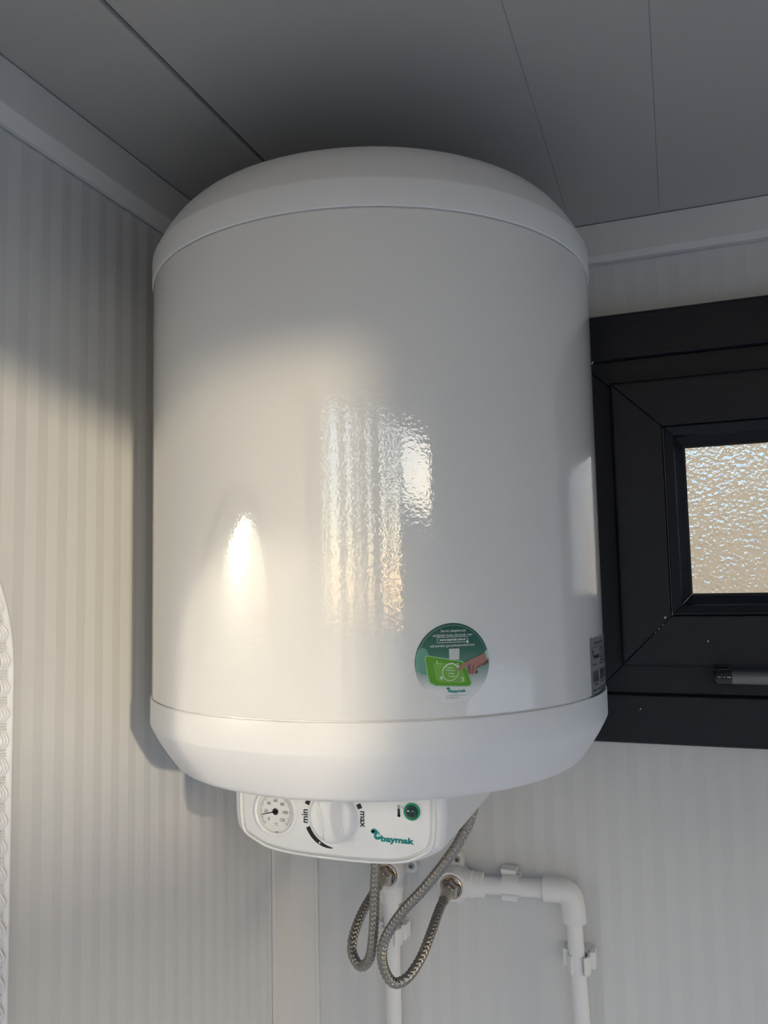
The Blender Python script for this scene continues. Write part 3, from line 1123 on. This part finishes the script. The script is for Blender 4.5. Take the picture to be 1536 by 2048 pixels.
# right-angle elbow
mb = MB()
arc = [(CXE - 0.034, -0.0215, CZE - 0.0012), (CXE - 0.0335, -0.0215, CZE - 0.0012), (CXE - 0.016, -0.0215, CZE - 0.0006)]
for q in range(0, 13):
    a = PI / 2 * q / 12
    arc.append((CXE - 0.013 + 0.013 * math.sin(a), -0.0215, CZE - 0.013 + 0.013 * math.cos(a)))
arc += [(CXE + 0.0008, -0.0215, CZE - 0.018), (CXE + 0.0018, -0.0215, CZE - 0.0355), (CXE + 0.0018, -0.0215, CZE - 0.036)]
na_ = len(arc)
def er(i, a):
    return 0.0142 if i in (0, na_ - 1) else (0.0150 if i in (1, na_ - 2) else 0.0146)
mb.tube(arc, er, 32)
mb.tube([(CXE - 0.0280, -0.0356, CZE - 0.0100), (CXE - 0.0100, -0.0360, CZE - 0.0100)], 0.0003, 6)
mb.tube([(CXE - 0.0002, -0.0357, CZE - 0.0180), (CXE + 0.0004, -0.0357, CZE - 0.0310)], 0.0003, 6)
mb.build('pipe_elbow', 'ppr', pipe_b, smooth=45)
mb = MB()
TOPV = Vector((CXE + 0.0012, -0.0215, CZE - 0.025))
BOTV = Vector((0.4270, -0.0215, 0.6))
mb.tube([TOPV, TOPV.lerp(BOTV, 0.5), BOTV], 0.0098, 28)
mb.build('pipe', 'ppr', pipe_b, smooth=40)

# pipe clips: an open saddle hugging the pipe on a base block with two side ears
def make_clip():
    mb = MB()
    ro, ri = 0.0138, 0.0109
    a0, a1 = math.radians(-55), math.radians(235)
    seg = 22
    arcp = [(ro * math.cos(a0 + (a1 - a0) * q / seg), ro * math.sin(a0 + (a1 - a0) * q / seg)) for q in range(seg + 1)]
    arcp += [(ri * math.cos(a1 + (a0 - a1) * q / seg), ri * math.sin(a1 + (a0 - a1) * q / seg)) for q in range(seg + 1)]
    # clip stands with the pipe along Z; saddle opens towards the room (-Y)
    n = len(arcp)
    hh = 0.0105
    vs = [(a, -0.0215 + b, -hh) for a, b in arcp] + [(a, -0.0215 + b, hh) for a, b in arcp]
    fs = [(i, i + n, (i + 1) % n + n, (i + 1) % n) for i in range(n)]
    m = seg
    for lev in (0, n):
        for i in range(m):
            fs.append((lev + i, lev + i + 1, lev + n - 2 - i, lev + n - 1 - i))
    mb.add(vs, fs)
    mb.box(-0.0125, 0.0125, -0.0100, 0.0042, -0.0085, 0.0135)
    s = mb.build('saddle', 'ppr', None, smooth=40)
    ears = []
    for sgn in (-1, 1):
        mb = MB()
        mb.prism([(sgn * a, b) for a, b in ((0.0120, -0.0050), (0.0150, -0.0060), (0.0190, -0.0060), (0.0190, 0.0135), (0.0150, 0.0135), (0.0120, 0.0125))], -0.0020, -0.0205)
        ears.append(mb.build('ear', 'ppr', None, bevel=(0.0008, 2)))
    return [s] + ears
clip_parts = make_clip()
clips = [((P1X + 0.0003, 0, 1.3880), 0.0, 'white pipe clip on the straight pipe, half behind the braided hose'),
         ((0.3185, 0, 1.4665), -PI / 2, 'white pipe clip on the level stretch of pipe left of the elbow'),
         ((0.3982, 0, 1.3855), 0.0, 'white pipe clip on the upright pipe below the right-angle elbow')]
for i, (loc, ry, lab_) in enumerate(clips):
    c = tag(empty('pipe_clip', loc), lab_, 'pipe clip', 'clips holding the wall pipes')
    c.rotation_euler = (0, ry, 0)
    for src in clip_parts:
        o = src if i == 0 else src.copy()
        if i:
            COL.objects.link(o)
        o.parent = c
        o.matrix_parent_inverse = Matrix.Identity(4)

# braided hoses
def hose(name, label, pts, start):
    h = tag(empty(name, start), label, 'hose', 'braided steel connection hoses')
    path = catmull(pts, 0.00042)
    n = 54
    rb_ = 0.0054
    def rr(i, a):
        s = i * 0.00042
        p = 6 * a
        q = s * 2 * PI / 0.0052
        f1 = math.sin(p + q)
        f2 = math.sin(p - q)
        g = math.sin(0.5 * (p + q)) * math.sin(0.5 * (p - q))
        return rb_ + 0.00048 * (f1 if g > 0 else f2) * 0.9
    mb = MB()
    mb.tube(path, rr, n)
    mb.build('braid', 'steel', h, smooth=80)
    def ferrule(i0, i1, r):
        mb = MB()
        mb.tube([path[i] for i in range(i0, i1, 4)], r, 22)
        mb.build('ferrule', 'ferrule', h, smooth=50)
    ferrule(2, 58, 0.0066)
    ferrule(len(path) - 58, len(path) - 2, 0.0066)
    # hexagon nut on the wall connection
    x0, y0, z0 = pts[0]
    mb = MB()
    mb.lathe([(0.0095, 0.0), (0.0122, 0.0006), (0.0122, 0.0098), (0.0098, 0.0115), (0.0072, 0.0150)], (x0, y0 + 0.0115, z0), '-y', 6, phase=0.35)
    mb.build('nut', 'nickel', h, bevel=(0.0006, 2))
    # nut under the tank
    x1, y1, z1 = pts[-1]
    mb = MB()
    mb.lathe([(0.0075, -0.003), (0.0120, -0.001), (0.0120, 0.010), (0.0100, 0.0108)], (x1, y1, z1 - 0.0035), 'z', 6)
    mb.build('nut', 'nickel', h, bevel=(0.0006, 2))
    return h

hose('braided_hose', 'braided steel hose in a tight narrow loop, left of the two hoses',
     [(0.1578, -0.0500, 1.4690), (0.1582, -0.0850, 1.4640), (0.1549, -0.1200, 1.4501), (0.1540, -0.1430, 1.4343), (0.1584, -0.1560, 1.4212), (0.1722, -0.1650, 1.4135), (0.1862, -0.1710, 1.4285),
      (0.1929, -0.1750, 1.4649), (0.1949, -0.1755, 1.5031), (0.1968, -0.1755, 1.5317), (0.2000, -0.1745, 1.6000), (0.2020, -0.1740, 1.6500)], (0.1578, -0.05, 1.40))
hose('braided_hose', 'longer braided steel hose slanting down from the right in a wide loop',
     [(0.2450, -0.0500, 1.4630), (0.2440, -0.0850, 1.4560), (0.2426, -0.1200, 1.4409), (0.2378, -0.1450, 1.4231), (0.2280, -0.1650, 1.4090), (0.2143, -0.1750, 1.4063), (0.2047, -0.1800, 1.4257),
      (0.2064, -0.1800, 1.4499), (0.2260, -0.1800, 1.4816), (0.2558, -0.1800, 1.5142), (0.2794, -0.1790, 1.5430), (0.2956, -0.1740, 1.5667), (0.3090, -0.1690, 1.5970), (0.3180, -0.1660, 1.6500)], (0.2450, -0.05, 1.40))

# ------------------------------------------------------------------ arch-topped mirror in a basket-weave frame on the left wall
MYC, MR, MZ, MB0 = -0.7160, 0.1900, 1.7800, 1.2200
mirror = tag(empty('wall_mirror', (0.004, MYC, MB0)), 'white basket-weave plastic frame with arched top at the left edge', 'mirror')

def arch(off):
    """outline (y, z) of the frame, inset by off, anticlockwise from the lower right"""
    r = MR - off
    rc = max(0.06 - off, 0.004)
    pts = []
    for q in range(9):
        a = -PI / 2 + PI / 2 * q / 8
        pts.append((MYC + r - rc + rc * math.cos(a), MB0 + off + rc + rc * math.sin(a)))
    for q in range(1, 40):
        t = q / 40
        pts.append((MYC + r, MB0 + off + rc + (MZ - MB0 - off - rc) * t))
    for q in range(65):
        a = PI * q / 64
        pts.append((MYC + r * math.cos(a), MZ + r * math.sin(a)))
    for q in range(1, 40):
        t = q / 40
        pts.append((MYC - r, MZ + (MB0 + off + rc - MZ) * t))
    for q in range(9):
        a = PI + PI / 2 * q / 8
        pts.append((MYC - r + rc + rc * math.cos(a), MB0 + off + rc + rc * math.sin(a)))
    return pts

FW = 0.042
prof = [(0.0, -0.0035), (0.0, 0.0160), (0.0010, 0.0182), (0.0030, 0.0190), (0.0050, 0.0180), (0.0060, 0.0150), (FW - 0.006, 0.0150), (FW - 0.005, 0.0180), (FW - 0.002, 0.0185), (FW, 0.0165), (FW, -0.0035)]
mb = MB()
rings = [arch(d) for d, _ in prof]
npt = len(rings[0])
vs, fs = [], []
for (d, h_), rg in zip(prof, rings):
    vs += [(h_, a, b) for a, b in rg]
for j in range(len(prof)):
    j2 = (j + 1) % len(prof)
    for q in range(npt):
        q2 = (q + 1) % npt
        fs.append((j * npt + q, j * npt + q2, j2 * npt + q2, j2 * npt + q))
mb.add(vs, fs)
mb.build('frame', 'weave', mirror, smooth=50)
# woven strands following the frame
mid = arch(FW / 2)
cum = [0.0]
for a, b in zip(mid, mid[1:]):
    cum.append(cum[-1] + math.hypot(b[0] - a[0], b[1] - a[1]))
total = cum[-1]
def along(s, t):
    s = min(max(s, 0), total - 1e-6)
    lo = 0
    hi = len(cum) - 1
    while hi - lo > 1:
        m = (lo + hi) // 2
        if cum[m] <= s:
            lo = m
        else:
            hi = m
    k = (s - cum[lo]) / (cum[hi] - cum[lo] + 1e-9)
    y_ = mid[lo][0] + (mid[hi][0] - mid[lo][0]) * k
    z_ = mid[lo][1] + (mid[hi][1] - mid[lo][1]) * k
    dy, dz = mid[hi][0] - mid[lo][0], mid[hi][1] - mid[lo][1]
    l = math.hypot(dy, dz) or 1
    return (y_ + dz / l * t, z_ - dy / l * t)
mb = MB()
def strand(path, w):
    """path: (s, t, lift); half-round strand of width w"""
    vs, fs = [], []
    m = len(path)
    for i, (s, t, lf) in enumerate(path):
        a = path[max(i - 1, 0)]
        b = path[min(i + 1, m - 1)]
        ds, dt = b[0] - a[0], b[1] - a[1]
        l = math.hypot(ds, dt) or 1
        ns, nt_ = -dt / l, ds / l
        for k, up in ((-0.5, 0.0), (-0.3, 0.8), (0.0, 1.0), (0.3, 0.8), (0.5, 0.0)):
            y_, z_ = along(s + ns * w * k, t + nt_ * w * k)
            vs.append((0.0150 + lf + up * w * 0.55, y_, z_))
    for i in range(m - 1):
        for k in range(4):
            fs.append((i * 5 + k, i * 5 + k + 1, i * 5 + 5 + k + 1, i * 5 + 5 + k))
    mb.add(vs, fs)
cell = 0.0105
half = FW / 2 - 0.0062
cols_n = 3
cw = 2 * half / cols_n
s = 0.0
row = 0
while s < total - cell:
    for c in range(cols_n):
        t0 = -half + cw * (c + 0.5)
        if (row + c) % 2 == 0:
            for q in (-1, 0, 1):
                strand([(s - 0.0020, t0 + q * 0.0026 * 0.8, 0.0), (s + cell * 0.25, t0 + q * 0.0029, 0.0032), (s + cell * 0.5, t0 + q * 0.0032, 0.0042), (s + cell * 0.75, t0 + q * 0.0029, 0.0032), (s + cell + 0.0020, t0 + q * 0.0026 * 0.8, 0.0)], 0.0027)
        else:
            for q in (-1, 0, 1):
                strand([(s + cell / 2 + q * 0.0021, t0 - cw * 0.55, 0.0), (s + cell / 2 + q * 0.0022, t0, 0.0022), (s + cell / 2 + q * 0.0021, t0 + cw * 0.55, 0.0)], 0.0021)
    s += cell
    row += 1
wv = mb.build('weave', 'weave', mirror, smooth=60, flip=False)
wv['kind'] = 'stuff'
mb = MB()
gl = arch(FW - 0.001)
mb.add([(0.0100, a, b) for a, b in gl] + [(0.0060, a, b) for a, b in gl], [tuple(range(npt)), tuple(range(2 * npt - 1, npt - 1, -1))] + [(i, i + npt, (i + 1) % npt + npt, (i + 1) % npt) for i in range(npt)])
mb.build('mirror_glass', 'mirror', mirror)
